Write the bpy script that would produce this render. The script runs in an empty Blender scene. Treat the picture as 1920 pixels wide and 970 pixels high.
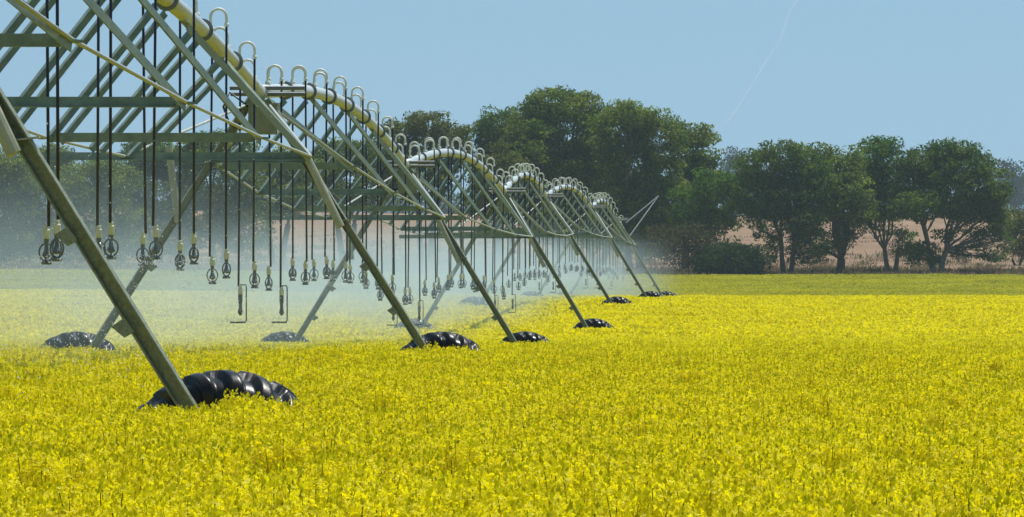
import bpy, math, random
import numpy as np
from mathutils import Vector, Matrix

random.seed(7)
RNG = np.random.default_rng(11)
SC = bpy.context.scene
COL = SC.collection
R = math.radians

# ------------------------------------------------------------------ camera constants
FPX = 13950.0          # focal length in pixels of a 1920 px wide picture
HORX, HORY = 960.0, 560.0
CAMZ = 1.75


def at(px, py, Y):
    """the point at distance Y that is seen at pixel px, py of the photograph"""
    return Vector(((px - HORX) / FPX * Y, Y, CAMZ + (HORY - py) / FPX * Y))


def smooth(a, b, x):
    t = np.clip((x - a) / (b - a), 0, 1)
    return t * t * (3 - 2 * t)


GY = np.array([-80, 0, 20, 45, 70, 93, 117, 141, 165, 189, 213, 237, 262, 285, 333, 365, 405, 430, 600, 622, 700, 800, 950, 1100, 1250, 3200.])
GZ = np.array([0, 0, 0, -.02, -.02, -.03, -.12, -.23, -.22, -.11, .18, .46, .61, .68, .72, .66, .5, .6, 2.95, 3.72, 5.0, 7.6, 11.4, 14.6, 15.6, 15.6])


def ground_z(x, y):
    z = np.interp(y, GY, GZ)
    z = z + np.clip(5 - np.asarray(x, float), 0, 60) * .0105 * smooth(190, 333, np.asarray(y, float))
    return z


# ------------------------------------------------------------------ mesh helpers
class MB:
    """collects shapes and links them as ONE mesh object"""

    def __init__(self):
        self.v = []; self.f = []

    def add(self, verts, faces):
        o = len(self.v)
        self.v += [tuple(p) for p in verts]
        self.f += [tuple(i + o for i in fc) for fc in faces]

    def box(self, c, s):
        x, y, z = c; a, b, d = s[0] / 2, s[1] / 2, s[2] / 2
        vs = [(x + i * a, y + j * b, z + k * d) for i in (-1, 1) for j in (-1, 1) for k in (-1, 1)]
        self.add(vs, [(0, 1, 3, 2), (4, 6, 7, 5), (0, 4, 5, 1), (2, 3, 7, 6), (0, 2, 6, 4), (1, 5, 7, 3)])

    def sweep(self, a, b, prof, up=(0, 0, 1)):
        """extrude a closed 2d outline (u, w) from a to b; u along side, w along 'up'"""
        a, b = Vector(a), Vector(b)
        d = (b - a).normalized(); up = Vector(up)
        s = d.cross(up)
        if s.length < 1e-4: s = d.cross(Vector((0, 1, 0)))
        s.normalize(); w = s.cross(d)
        n = len(prof)
        vs = [a + s * p[0] + w * p[1] for p in prof] + [b + s * p[0] + w * p[1] for p in prof]
        fs = [(i, (i + 1) % n, n + (i + 1) % n, n + i) for i in range(n)]
        fs += [tuple(range(n - 1, -1, -1)), tuple(range(n, 2 * n))]
        self.add(vs, fs)

    def bar(self, a, b, u, w, up=(0, 0, 1)):
        self.sweep(a, b, [(-u / 2, -w / 2), (u / 2, -w / 2), (u / 2, w / 2), (-u / 2, w / 2)], up)

    def angle(self, a, b, w=.09, t=.009, up=(0, 0, 1), flip=1):
        p = [(0, 0), (w, 0), (w, t), (t, t), (t, w), (0, w)]
        if flip < 0: p = [(-x, y) for x, y in p][::-1]
        self.sweep(a, b, p, up)

    def channel(self, a, b, w=.11, d=.05, t=.008, up=(0, 0, 1)):
        h = w / 2
        self.sweep(a, b, [(-h, 0), (h, 0), (h, d), (h - t, d), (h - t, t), (-h + t, t), (-h + t, d), (-h, d)], up)

    def tube(self, pts, r, n=8, caps=True):
        pts = [Vector(p) for p in pts]
        if not isinstance(r, (list, tuple)): r = [r] * len(pts)
        rings = []
        ref = None
        for i, p in enumerate(pts):
            d = (pts[min(i + 1, len(pts) - 1)] - pts[max(i - 1, 0)]).normalized()
            if ref is None:
                ref = Vector((0, 0, 1)) if abs(d.z) < .9 else Vector((1, 0, 0))
            s = d.cross(ref).normalized(); u = s.cross(d).normalized(); ref = u
            rings.append([p + (s * math.cos(2 * math.pi * k / n) + u * math.sin(2 * math.pi * k / n)) * r[i] for k in range(n)])
        vs = [q for ring in rings for q in ring]
        fs = []
        for i in range(len(pts) - 1):
            for k in range(n):
                a, b = i * n + k, i * n + (k + 1) % n
                fs.append((a, b, b + n, a + n))
        if caps:
            fs.append(tuple(range(n - 1, -1, -1))); m = (len(pts) - 1) * n
            fs.append(tuple(range(m, m + n)))
        self.add(vs, fs)

    def lathe(self, prof, n=16, axis='z', c=(0, 0, 0)):
        """prof: (radius, height) from bottom to top"""
        vs = []
        for r, h in prof:
            for k in range(n):
                a = 2 * math.pi * k / n
                p = (r * math.cos(a), r * math.sin(a), h) if axis == 'z' else (r * math.cos(a), h, r * math.sin(a))
                vs.append((p[0] + c[0], p[1] + c[1], p[2] + c[2]))
        fs = []
        for i in range(len(prof) - 1):
            for k in range(n):
                a, b = i * n + k, i * n + (k + 1) % n
                fs.append((a, b, b + n, a + n))
        fs.append(tuple(range(n - 1, -1, -1))); m = (len(prof) - 1) * n
        fs.append(tuple(range(m, m + n)))
        self.add(vs, fs)

    def mesh(self, name, mat, smooth_=False):
        me = bpy.data.meshes.new(name)
        me.from_pydata(self.v, [], self.f)
        me.materials.append(mat)
        if smooth_: me.polygons.foreach_set('use_smooth', [True] * len(me.polygons))
        me.validate(); me.update()
        return me

    def build(self, name, mat, parent=None, smooth_=False, loc=(0, 0, 0)):
        return link(name, self.mesh(name, mat, smooth_), parent, loc)


def link(name, me, parent=None, loc=(0, 0, 0)):
    o = bpy.data.objects.new(name, me)
    COL.objects.link(o)
    o.location = loc
    if parent is not None: o.parent = parent
    return o


def quads_mesh(name, quads, mats, midx=None):
    """quads: (N,4,3) array -> mesh"""
    q = np.asarray(quads, np.float32); n = len(q)
    me = bpy.data.meshes.new(name)
    me.vertices.add(n * 4); me.vertices.foreach_set('co', q.reshape(-1))
    me.loops.add(n * 4); me.loops.foreach_set('vertex_index', np.arange(n * 4, dtype=np.int32))
    me.polygons.add(n)
    me.polygons.foreach_set('loop_start', np.arange(0, n * 4, 4, dtype=np.int32))
    for m in mats: me.materials.append(m)
    if midx is not None: me.polygons.foreach_set('material_index', np.asarray(midx, np.int32))
    me.update(calc_edges=True)
    return me


def tag(o, label=None, cat=None, group=None, kind=None):
    if label: o['label'] = label
    if cat: o['category'] = cat
    if group: o['group'] = group
    if kind: o['kind'] = kind
    return o


def empty(name, loc, label, cat, group=None):
    o = bpy.data.objects.new(name, None); COL.objects.link(o)
    o.location = loc; o.empty_display_size = .2
    return tag(o, label, cat, group)


# ------------------------------------------------------------------ materials
def mat_new(name):
    m = bpy.data.materials.new(name); m.use_nodes = True
    nt = m.node_tree; nt.nodes.clear()
    out = nt.nodes.new('ShaderNodeOutputMaterial')
    return m, nt, out


def N(nt, t, **kw):
    n = nt.nodes.new(t)
    for k, v in kw.items(): setattr(n, k, v)
    return n


def math_n(nt, op, a, b=None, c=None, clamp=False):
    n = N(nt, 'ShaderNodeMath', operation=op, use_clamp=clamp)
    for i, v in enumerate((a, b, c)):
        if v is None: continue
        if isinstance(v, (int, float)): n.inputs[i].default_value = v
        else: nt.links.new(v, n.inputs[i])
    return n.outputs[0]


def sstep(nt, val, a, b, lo=0., hi=1.):
    n = N(nt, 'ShaderNodeMapRange', interpolation_type='SMOOTHSTEP')
    nt.links.new(val, n.inputs['Value'])
    n.inputs['From Min'].default_value = a; n.inputs['From Max'].default_value = b
    n.inputs['To Min'].default_value = lo; n.inputs['To Max'].default_value = hi
    return n.outputs['Result']


def simple(name, c1, c2, scale=6, rough=.5, metal=0., spec=.5, rvar=.12, bump=0., space='object', stretch=(1, 1, 1)):
    """principled surface whose colour and gloss wander with noise"""
    m, nt, out = mat_new(name)
    p = N(nt, 'ShaderNodeBsdfPrincipled')
    if space == 'object':
        tc = N(nt, 'ShaderNodeTexCoord').outputs['Object']
    else:
        tc = N(nt, 'ShaderNodeNewGeometry').outputs['Position']
    mp = N(nt, 'ShaderNodeMapping'); mp.inputs['Scale'].default_value = stretch
    nt.links.new(tc, mp.inputs['Vector'])
    no = N(nt, 'ShaderNodeTexNoise'); no.inputs['Scale'].default_value = scale; no.inputs['Detail'].default_value = 6
    no.inputs['Roughness'].default_value = .65
    nt.links.new(mp.outputs[0], no.inputs['Vector'])
    rp = N(nt, 'ShaderNodeMapRange'); nt.links.new(no.outputs['Fac'], rp.inputs['Value'])
    rp.inputs['From Min'].default_value = .32; rp.inputs['From Max'].default_value = .68
    mx = N(nt, 'ShaderNodeMix', data_type='RGBA')
    nt.links.new(rp.outputs['Result'], mx.inputs['Factor'])
    mx.inputs['A'].default_value = (*c1, 1); mx.inputs['B'].default_value = (*c2, 1)
    nt.links.new(mx.outputs['Result'], p.inputs['Base Color'])
    nt.links.new(sstep(nt, no.outputs['Fac'], .3, .7, max(.02, rough - rvar), rough + rvar), p.inputs['Roughness'])
    p.inputs['Metallic'].default_value = metal
    p.inputs['Specular IOR Level'].default_value = spec
    if bump:
        b = N(nt, 'ShaderNodeBump'); b.inputs['Strength'].default_value = bump; b.inputs['Distance'].default_value = .02
        nt.links.new(no.outputs['Fac'], b.inputs['Height']); nt.links.new(b.outputs[0], p.inputs['Normal'])
    nt.links.new(p.outputs[0], out.inputs['Surface'])
    return m


def leafy(name, c1, c2, trans=.35, tcol=None, scale=.8, rough=.6, inst=True, spec=.3, bright=(.75, 1.3)):
    """thin leaf or petal: diffuse, a little gloss and light coming through"""
    m, nt, out = mat_new(name)
    pos = N(nt, 'ShaderNodeNewGeometry').outputs['Position']
    no = N(nt, 'ShaderNodeTexNoise'); no.inputs['Scale'].default_value = scale; no.inputs['Detail'].default_value = 3
    nt.links.new(pos, no.inputs['Vector'])
    f = sstep(nt, no.outputs['Fac'], .33, .67)
    mx = N(nt, 'ShaderNodeMix', data_type='RGBA')
    nt.links.new(f, mx.inputs['Factor'])
    mx.inputs['A'].default_value = (*c1, 1); mx.inputs['B'].default_value = (*c2, 1)
    col = mx.outputs['Result']
    # each leaf a little different
    rnd = N(nt, 'ShaderNodeNewGeometry').outputs['Random Per Island']
    mul = sstep(nt, rnd, 0, 1, *bright)
    sc = N(nt, 'ShaderNodeVectorMath', operation='SCALE')
    nt.links.new(col, sc.inputs[0]); nt.links.new(mul, sc.inputs['Scale'])
    p = N(nt, 'ShaderNodeBsdfPrincipled')
    nt.links.new(sc.outputs[0], p.inputs['Base Color'])
    p.inputs['Roughness'].default_value = rough; p.inputs['Specular IOR Level'].default_value = spec
    tr = N(nt, 'ShaderNodeBsdfTranslucent')
    if tcol is None:
        nt.links.new(sc.outputs[0], tr.inputs['Color'])
    else:
        t2 = N(nt, 'ShaderNodeVectorMath', operation='MULTIPLY'); nt.links.new(sc.outputs[0], t2.inputs[0])
        t2.inputs[1].default_value = tcol
        nt.links.new(t2.outputs[0], tr.inputs['Color'])
    ms = N(nt, 'ShaderNodeMixShader'); ms.inputs[0].default_value = trans
    nt.links.new(p.outputs[0], ms.inputs[1]); nt.links.new(tr.outputs[0], ms.inputs[2])
    nt.links.new(ms.outputs[0], out.inputs['Surface'])
    return m


M = {}
M['galv'] = simple('galvanised_steel', (.13, .185, .145), (.27, .34, .265), 7, .5, .2, rvar=.1, space='world')
M['legsteel'] = simple('weathered_galvanised_leg', (.14, .165, .115), (.30, .33, .25), 38, .5, .15, space='world')
M['rod'] = simple('truss_rod_zinc', (.34, .38, .37), (.46, .50, .49), 12, .5, .1, space='world')
M['pipe'] = simple('white_painted_pipe', (.34, .40, .41), (.66, .72, .75), 4.5, .4, 0, space='world')
M['flange'] = simple('pipe_flange_steel', (.12, .14, .15), (.22, .25, .25), 8, .5, .2, space='world')
M['brace'] = simple('brace_steel_painted_bounce', (.34, .35, .24), (.48, .48, .36), 14, .5, .1, space='world')  # yellow light bounced up from the flowers is put into this paler steel colour
M['goose'] = simple('pale_gooseneck_plastic', (.70, .72, .62), (.82, .83, .75), 20, .35, 0, space='world')
M['hose'] = simple('black_drop_hose', (.008, .008, .016), (.016, .015, .03), 12, .4, 0, space='world')
M['plastic'] = simple('black_sprinkler_plastic', (.10, .115, .12), (.20, .22, .23), 30, .35, 0)
M['cream'] = simple('cream_regulator_plastic', (.62, .6, .36), (.75, .74, .52), 30, .45, 0)
M['tyre'] = simple('wet_black_rubber', (.006, .006, .008), (.016, .016, .018), 7, .34, 0, spec=.28, rvar=.07)
M['rim'] = simple('wheel_rim_steel', (.2, .2, .18), (.32, .32, .28), 10, .5, .5)
M['boxgreen'] = simple('tower_box_paint', (.20, .22, .15), (.28, .3, .2), 8, .5, 0)
M['bark'] = simple('grey_brown_bark', (.045, .036, .028), (.13, .105, .085), 3, .85, 0, space='world', bump=.3)
M['barkpale'] = simple('pale_gum_bark', (.10, .085, .07), (.28, .25, .21), 1.6, .8, 0, space='world', bump=.3)
M['wood'] = simple('weathered_pole_wood', (.08, .07, .06), (.14, .12, .10), 6, .9, 0)

# canola
M['petal'] = leafy('canola_petal', (.84, .745, .004), (.89, .81, .006), .5, (1.05, 1.04, 1.0), .5, .55, spec=.2, bright=(.8, 1.15))
M['bud'] = leafy('canola_bud', (.55, .53, .006), (.70, .64, .008), .35, None, .5, .7, spec=.05)
M['stem'] = leafy('canola_stem_and_leaf', (.17, .21, .005), (.30, .32, .006), .45, (1.2, 1.2, .6), .7, .7, spec=.05)
M['petal2'] = leafy('half_open_canola', (.48, .47, .013), (.60, .56, .012), .35, None, .06, .6, spec=.2)
M['stem2'] = leafy('green_canola_leaf', (.16, .22, .02), (.24, .28, .025), .3, None, .06, .7, spec=.05)
M['straw'] = leafy('dry_straw_grass', (.20, .135, .08), (.32, .22, .13), .25, None, .1, .7)
M['greengrass'] = leafy('green_verge_grass', (.10, .12, .035), (.22, .19, .07), .25, None, .1, .7)


# ------------------------------------------------------------------ ground
def make_ground():
    xs = np.concatenate([np.arange(-1400, -90, 90), np.arange(-90, 91, 4), np.arange(120, 1401, 90)])
    ys = np.concatenate([np.arange(-60, 700, 4), np.arange(700, 1300, 15), np.arange(1300, 3001, 100)])
    X, Y = np.meshgrid(xs, ys)
    Z = ground_z(X, Y)
    wob = np.sin(X * .011 + 1.3) * np.sin(Y * .009) * 1.2 * smooth(680, 1000, Y)
    Z = Z + wob
    nx, ny = len(xs), len(ys)
    me = bpy.data.meshes.new('ground')
    vs = np.stack([X, Y, Z], -1).reshape(-1, 3)
    idx = np.arange(nx * ny).reshape(ny, nx)
    fs = np.stack([idx[:-1, :-1], idx[:-1, 1:], idx[1:, 1:], idx[1:, :-1]], -1).reshape(-1, 4)
    me.from_pydata(vs.tolist(), [], fs.tolist())
    me.polygons.foreach_set('use_smooth', [True] * len(me.polygons))
    m, nt, out = mat_new('field_soil_and_dry_hill')
    pos = N(nt, 'ShaderNodeNewGeometry').outputs['Position']
    sx = N(nt, 'ShaderNodeSeparateXYZ'); nt.links.new(pos, sx.inputs[0])

    def noise(scale, detail=6, st=(1, 1, 1)):
        mp = N(nt, 'ShaderNodeMapping'); mp.inputs['Scale'].default_value = st; nt.links.new(pos, mp.inputs[0])
        n = N(nt, 'ShaderNodeTexNoise'); n.inputs['Scale'].default_value = scale; n.inputs['Detail'].default_value = detail
        n.inputs['Roughness'].default_value = .7
        nt.links.new(mp.outputs[0], n.inputs['Vector']); return n.outputs['Fac']

    def mix(f, a, b):
        n = N(nt, 'ShaderNodeMix', data_type='RGBA')
        if isinstance(f, float): n.inputs['Factor'].default_value = f
        else: nt.links.new(f, n.inputs['Factor'])
        for s, v in (('A', a), ('B', b)):
            if isinstance(v, tuple): n.inputs[s].default_value = (*v, 1)
            else: nt.links.new(v, n.inputs[s])
        return n.outputs['Result']
    soil = mix(sstep(nt, noise(3), .35, .65), (.05, .07, .02), (.10, .12, .03))
    green = mix(sstep(nt, noise(.12), .35, .65), (.13, .17, .03), (.20, .20, .03))
    tan1 = mix(sstep(nt, noise(.06, 8, (1, .35, 1)), .34, .66), (.29, .19, .125), (.21, .14, .09))
    tan2 = mix(sstep(nt, noise(.9, 6, (1, .3, 1)), .4, .75), tan1, (.225, .145, .09))
    tan = mix(sstep(nt, noise(.02, 5, (1, .25, 1)), .5, .66), tan2, (.34, .225, .15))
    yj = math_n(nt, 'ADD', sx.outputs['Y'], math_n(nt, 'MULTIPLY', noise(.15), 10.))
    c = mix(sstep(nt, yj, 350, 400), soil, green)
    c = mix(sstep(nt, yj, 606, 613), c, tan)
    p = N(nt, 'ShaderNodeBsdfPrincipled'); nt.links.new(c, p.inputs['Base Color'])
    p.inputs['Roughness'].default_value = .95; p.inputs['Specular IOR Level'].default_value = .1
    bm = N(nt, 'ShaderNodeBump'); bm.inputs['Strength'].default_value = .6; bm.inputs['Distance'].default_value = .3
    nt.links.new(noise(1.2), bm.inputs['Height']); nt.links.new(bm.outputs[0], p.inputs['Normal'])
    nt.links.new(p.outputs[0], out.inputs['Surface'])
    me.materials.append(m)
    o = link('ground', me)
    tag(o, kind='structure')
    return o


make_ground()

# ------------------------------------------------------------------ the irrigation machine
TY = [45, 93, 141, 189, 237, 285, 333]
TX = [-4.02, -3.16, -2.03, -.21, 1.07, 3.04, 4.64]
TG = [-.04, -.02, -.23, -.11, .46, .68, .72]
HALF = 2.28
PIPE_H = [4.42, 4.36, 4.52, 4.6, 4.56, 4.58, 4.56]
TZ = [g + h for g, h in zip(TG, PIPE_H)]
ORD = ['first', 'second', 'third', 'fourth', 'fifth', 'sixth', 'seventh', 'eighth', 'ninth', 'tenth', 'eleventh', 'twelfth',
       'thirteenth', 'fourteenth', 'fifteenth', 'sixteenth']


def pipe_at(n, t):
    """point on the pipe of span n at fraction t"""
    x = TX[n] + (TX[n + 1] - TX[n]) * t
    y = TY[n] + (TY[n + 1] - TY[n]) * t
    z = TZ[n] + (TZ[n + 1] - TZ[n]) * t + (.45, .48, .54, .52, .5, .5)[n] * (4 * t * (1 - t)) ** 1.15
    return Vector((x, y, z))


# ---- wheel meshes
def tyre_mesh():
    nth, nph = 480, 44
    RO, W, RB = .685, .22, .37
    vs = []
    nl = 20
    for i in range(nth):
        th = 2 * math.pi * i / nth
        for j in range(nph):
            ph = 2 * math.pi * j / nph          # 0 = crown of tread
            c, s = math.cos(ph), math.sin(ph)
            # rounded carcass
            cr = math.copysign(abs(c) ** .75, c); cs = math.copysign(abs(s) ** .8, s)
            rc = (RO - .035 + RB) / 2; hr = (RO - .035 - RB) / 2
            r = rc + hr * cr; w = W * cs
            u = w / W
            side = 1 if s >= 0 else -1
            # chevron lugs, left and right staggered by half a pitch
            phase = th * nl / (2 * math.pi) + (.5 if side > 0 else 0) + abs(u) * .8
            fr = phase - math.floor(phase)
            lug = float(smooth(.0, .06, fr) * (1 - smooth(.47, .56, fr)))
            amp = 1.0 if c > .1 else max(0., 1 - (.1 - c) / .75)
            amp *= float(smooth(-.12, .06, abs(u)))
            dr = .05 * lug * amp
            r += dr * max(c, .0) ** .5 if c > 0 else 0
            w += side * dr * .8 * abs(s)
            vs.append((r * math.cos(th), w, r * math.sin(th)))
    fs = []
    for i in range(nth):
        for j in range(nph):
            a = i * nph + j; b = i * nph + (j + 1) % nph
            c_ = ((i + 1) % nth) * nph + (j + 1) % nph; d = ((i + 1) % nth) * nph + j
            fs.append((a, b, c_, d))
    m = MB(); m.v = vs; m.f = fs
    return m.mesh('tyre', M['tyre'], True)


def rim_mesh():
    m = MB()
    m.lathe([(.05, -.13), (.38, -.13), (.385, -.11), (.35, -.09), (.35, .09), (.385, .11), (.38, .13), (.05, .13)], 40, 'y')
    m.lathe([(.0, -.2), (.09, -.2), (.1, -.12), (.1, .12), (.09, .16), (.0, .16)], 20, 'y')
    for k in range(8):
        a = k * math.pi / 4
        m.lathe([(.0, -.22), (.014, -.22), (.014, -.12), (.0, -.12)], 6, 'y', (.07 * math.cos(a), 0, .07 * math.sin(a)))
    return m.mesh('wheel', M['rim'])


TYRE, RIM = tyre_mesh(), rim_mesh()


def make_tower(n):
    x, y, g = TX[n], TY[n], TG[n]
    H = PIPE_H[n]
    lab = ['nearest A-frame wheel tower, its big glossy tyre half hidden in yellow flowers',
           'second nearest wheel tower with crisp black tyre and lit olive leg brace',
           'third wheel tower counted from the nearest, its tyre left of centre field crest',
           'fourth wheel tower from the nearest, small black tyre in flowers',
           'fifth wheel tower from the nearest, thin leg rising out of white mist',
           'sixth wheel tower from the nearest, second to last before the pipe end',
           'farthest wheel tower, faint thin leg at the edge of the mist'][n]
    t = empty('irrigation_tower', (x, y, g), lab, 'irrigation tower', 'wheel towers of the irrigation machine')
    for s in (1, -1):
        top = Vector((s * .10, -.12, H - .10)); bot = Vector((s * 2.38, -.34, .66))
        m = MB(); m.channel(bot, top, .10, .055, .012, (-.32 * s, -1, 0))
        m.build('leg', M['legsteel'], t)
        d = (bot - top)
        for zz in (2.17, 1.62):
            k = (zz - top.z) / d.z; p = top + d * k
            b = MB()
            sh = [(-.17, .0), (-.09, .055), (-.03, -.03), (-.09, -.065)]
            b.add([(p.x + s * u, p.y - .05, p.z + w) for u, w in sh] + [(p.x + s * u, p.y + .03, p.z + w) for u, w in sh],
                  [(0, 1, 2, 3), (7, 6, 5, 4), (0, 4, 5, 1), (1, 5, 6, 2), (2, 6, 7, 3), (3, 7, 4, 0)])
            b.build('step_bracket', M['legsteel'], t)
        w = link('wheel', RIM, t, (s * HALF, 0, .66))
        w.rotation_euler = (0, random.uniform(0, 6), R(-9))
        ty = link('tyre', TYRE, w)
    # knee braces that end in the air beside the legs
    m = MB(); m.tube([(.62, -.24, 3.50), (1.03, -.30, 2.66)], .05, 12); m.bar((1.0, -.24, 2.74), (1.18, -.26, 2.76), .05, .012); m.build('knee_brace', M['brace'], t)
    m = MB(); m.tube([(-1.12, -.24, 3.66), (-1.0, -.30, 2.72)], .045, 12); m.bar((-1.20, -.26, 2.86), (-.98, -.25, 2.84), .05, .012); m.build('knee_brace', M['brace'], t)
    m = MB(); m.angle((-1.16, -.16, 3.46), (.68, -.16, 3.46), .09, .01, (0, 0, 1)); m.build('cross_beam', M['galv'], t)
    m = MB(); m.bar((-2.42, -.34, .66), (2.42, -.34, .66), .12, .14)
    for s in (1, -1): m.bar((s * HALF, -.40, .66), (s * HALF, -.10, .66), .16, .16)
    m.build('base_beam', M['legsteel'], t)
    m = MB(); m.box((.05, -.1, H - .36), (.36, .30, .36)); m.box((.05, -.255, H - .36), (.30, .012, .30)); m.box((.05, -.1, H - .165), (.40, .34, .025))
    m.bar((.05, -.1, H - .15), (.05, -.1, H - .02), .05, .05)
    m.build('tower_box', M['boxgreen'], t)
    for dz, yy in ((.05, .30), (-.02, .55)):
        m = MB(); m.tube([(-.38, yy, H + dz), (.56, yy, H + dz)], .028, 10); m.build('alignment_tube', M['flange'], t)
    m = MB()
    m.tube([(-.12, -.2, H - .2), (-.36, -.22, H - .02), (-.44, -.22, H - .2), (-.36, -.2, H - .42), (-.2, -.15, H - .48), (-.1, -.1, H - .46)], .014, 6)
    m.build('cable', M['hose'], t, True)
    return t


for n in range(7): make_tower(n)

# ---- spans
NODE = [6.0, 17.0, 28.0, 39.0]
NW = [.9, 1.0, 1.06, 1.05]


def make_span(n):
    org = Vector((TX[n], TY[n], TG[n]))
    lab = ['nearest truss span of white pipe, its steel diagonals crossing the top left sky',
           'second truss span from the nearest, arched white pipe with a row of hooked outlets',
           'third truss span from the nearest, arched in front of the olive coloured tree',
           'fourth truss span from the nearest, small arch of white pipe before dark trees',
           'fifth truss span from the nearest, tiny white arch with packed steel diagonals',
           'last truss span of the machine, tiny white arch before the open pipe end'][n]
    t = empty('truss_span', org, lab, 'truss span', 'truss spans of the irrigation machine')
    L = TY[n + 1] - TY[n]
    K = 24
    P = [pipe_at(n, k / K) - org for k in range(K + 1)]
    P[0] = P[0] + Vector((0, .25, 0)); P[-1] = P[-1] - Vector((0, .25, 0))
    m = MB(); m.tube(P, .086, 16); m.build('pipe', M['pipe'], t, True)
    for k in range(1, 8):
        p = pipe_at(n, k / 8) - org; q = pipe_at(n, k / 8 + .004) - org; d = (q - p).normalized()
        m = MB(); m.tube([p - d * .035, p + d * .035], .125, 18); m.build('flange', M['flange'], t)
        m = MB(); m.tube([p + d * .05, p + d * .36], .1, 16); m.build('coupler', M['goose'], t, True)
    # nodes of the truss
    nodes = {1: [], -1: []}
    for i, yy in enumerate(NODE):
        f = yy / L
        c = pipe_at(n, f) - org
        gz = float(np.interp(TY[n] + yy, TY, TG)) - TG[n]
        zc = gz + (3.56, 3.42, 3.36, 3.38)[i]
        for s in (1, -1):
            nodes[s].append(Vector((c.x + s * NW[i], c.y, zc)))
    for s in (1, -1):
        a0 = P[0] + Vector((s * .12, .3, -.16)); a1 = P[-1] + Vector((s * .12, -.3, -.16))
        # end of the rods meets the tower at knee height
        a0 = P[0] + Vector((s * .16, .5, -.2))
        a1 = P[-1] + Vector((s * .16, -.5, -.2))
        m = MB(); m.tube([a0] + nodes[s] + [a1], .017, 8); m.build('truss_rod', M['rod'], t, True)
        for q in nodes[s]:
            m = MB(); m.bar(q + Vector((-s * .07, -.03, .0)), q + Vector((s * .05, .03, -.01)), .10, .02); m.build('node_plate', M['galv'], t)
        for i, q in enumerate(nodes[s]):
            f = NODE[i] / L
            ds = (NODE[i + 1] - NODE[i]) if i < 3 else 7.0
            jobs = []                                    # (distance of the foot beyond the node, lean of the bar, width)
            if s > 0:
                jobs = [(0, -4.2, .085)] if i < 3 else [(0, -6.4, .085), (0, .3, .085)]
            else:
                for base in ((0, ds / 2) if i < 3 else (0,)):
                    jobs += [(base, .8, .085), (base + 1.5, .8, .075)] if n == 0 else [(base, .8, .075)]
            nxt = nodes[s][i + 1] if i < 3 else a1
            for off, le, wd in jobs:
                q2 = q + (nxt - q) * (off / max(.1, (nxt - q).length))
                tp = pipe_at(n, min(.995, max(.005, f + (off + le) / L))) - org + Vector((s * .06, 0, -.105))
                m = MB(); m.angle(q2, tp, wd, .010, (-.24 * s, -1, -.24), -s); m.build('diagonal_strut', M['galv'], t)
    for i in range(4):
        a, b = nodes[-1][i], nodes[1][i]
        ext = 1.15 if i == 3 else 0.
        m = MB(); m.angle(a + Vector((.02 - ext, .02, -.045)), b + Vector((-.08, .02, -.045)), .09, .009, (0, 0, 1), 1 if i % 2 else -1)
        m.build('spreader', M['galv'], t)
    return t


for n in range(6): make_span(n)


# ---- drops
def goose_mesh(s):
    m = MB()
    r = .088
    pts = [(0, 0, 0), (0, 0, .10)]
    for k in range(0, 11):
        a = math.pi * k / 10
        pts.append((s * (r - r * math.cos(a)), 0, .14 + r * math.sin(a)))
    pts.append((s * 2 * r, 0, .04))
    m.tube(pts, .0165, 8)
    m.lathe([(.0, -.02), (.035, -.02), (.035, .03), (.0, .03)], 10)
    m.lathe([(.0, .03), (.026, .03), (.026, .07), (.0, .07)], 10, 'z', (s * 2 * r, 0, 0))
    return m.mesh('gooseneck', M['goose'], True)


def hose_mesh():
    m = MB(); m.tube([(0, 0, -1), (0, 0, 0)], .0135, 8)
    return m.mesh('hose', M['hose'], True)


def sprinkler_mesh():
    """ring-caged spinner: neck, two cage arms, spinner plate and foot"""
    m = MB()
    m.lathe([(.0, -.16), (.016, -.16), (.022, -.125), (.022, -.10), (.0, -.10)], 10)
    for a in range(4):
        an = a * math.pi / 2 + .5
        pts = []
        for k in range(11):
            b = math.pi * (.07 + .86 * k / 10)
            rr = .062 * math.sin(b)
            pts.append((rr * math.cos(an), rr * math.sin(an), -.215 + .075 * math.cos(b)))
        m.tube(pts, .0075, 6)
    m.lathe([(.0, -.262), (.030, -.255), (.040, -.24), (.022, -.205), (.016, -.165), (.0, -.16)], 12)
    m.lathe([(.0, -.318), (.042, -.318), (.046, -.300), (.028, -.284), (.0, -.28)], 14)
    return m.mesh('sprinkler', M['plastic'])


def regulator_mesh():
    m = MB()
    m.lathe([(.0, -.105), (.02, -.105), (.03, -.095), (.031, -.03), (.022, -.02), (.022, .0), (.017, .012), (.0, .012)], 12)
    return m.mesh('regulator', M['cream'])


def hook_mesh():
    """part-circle head: straight body beside a bent arm that carries a flat foot"""
    m = MB()
    m.lathe([(.0, -.36), (.012, -.36), (.034, -.32), (.022, -.27), (.022, -.2), (.028, -.19), (.028, -.10), (.0, -.10)], 12)
    m.tube([(0, 0, .02), (.07, 0, .02), (.075, 0, -.02), (.075, 0, -.42), (.06, 0, -.44), (-.0, 0, -.445)], .009, 6)
    m.box((-.03, 0, -.445), (.19, .05, .022))
    return m.mesh('sprinkler', M['plastic'])


GOOSE = {1: goose_mesh(1), -1: goose_mesh(-1)}
HOSE, SPR, REG, HOOK = hose_mesh(), sprinkler_mesh(), regulator_mesh(), hook_mesh()


JETS = []


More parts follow.
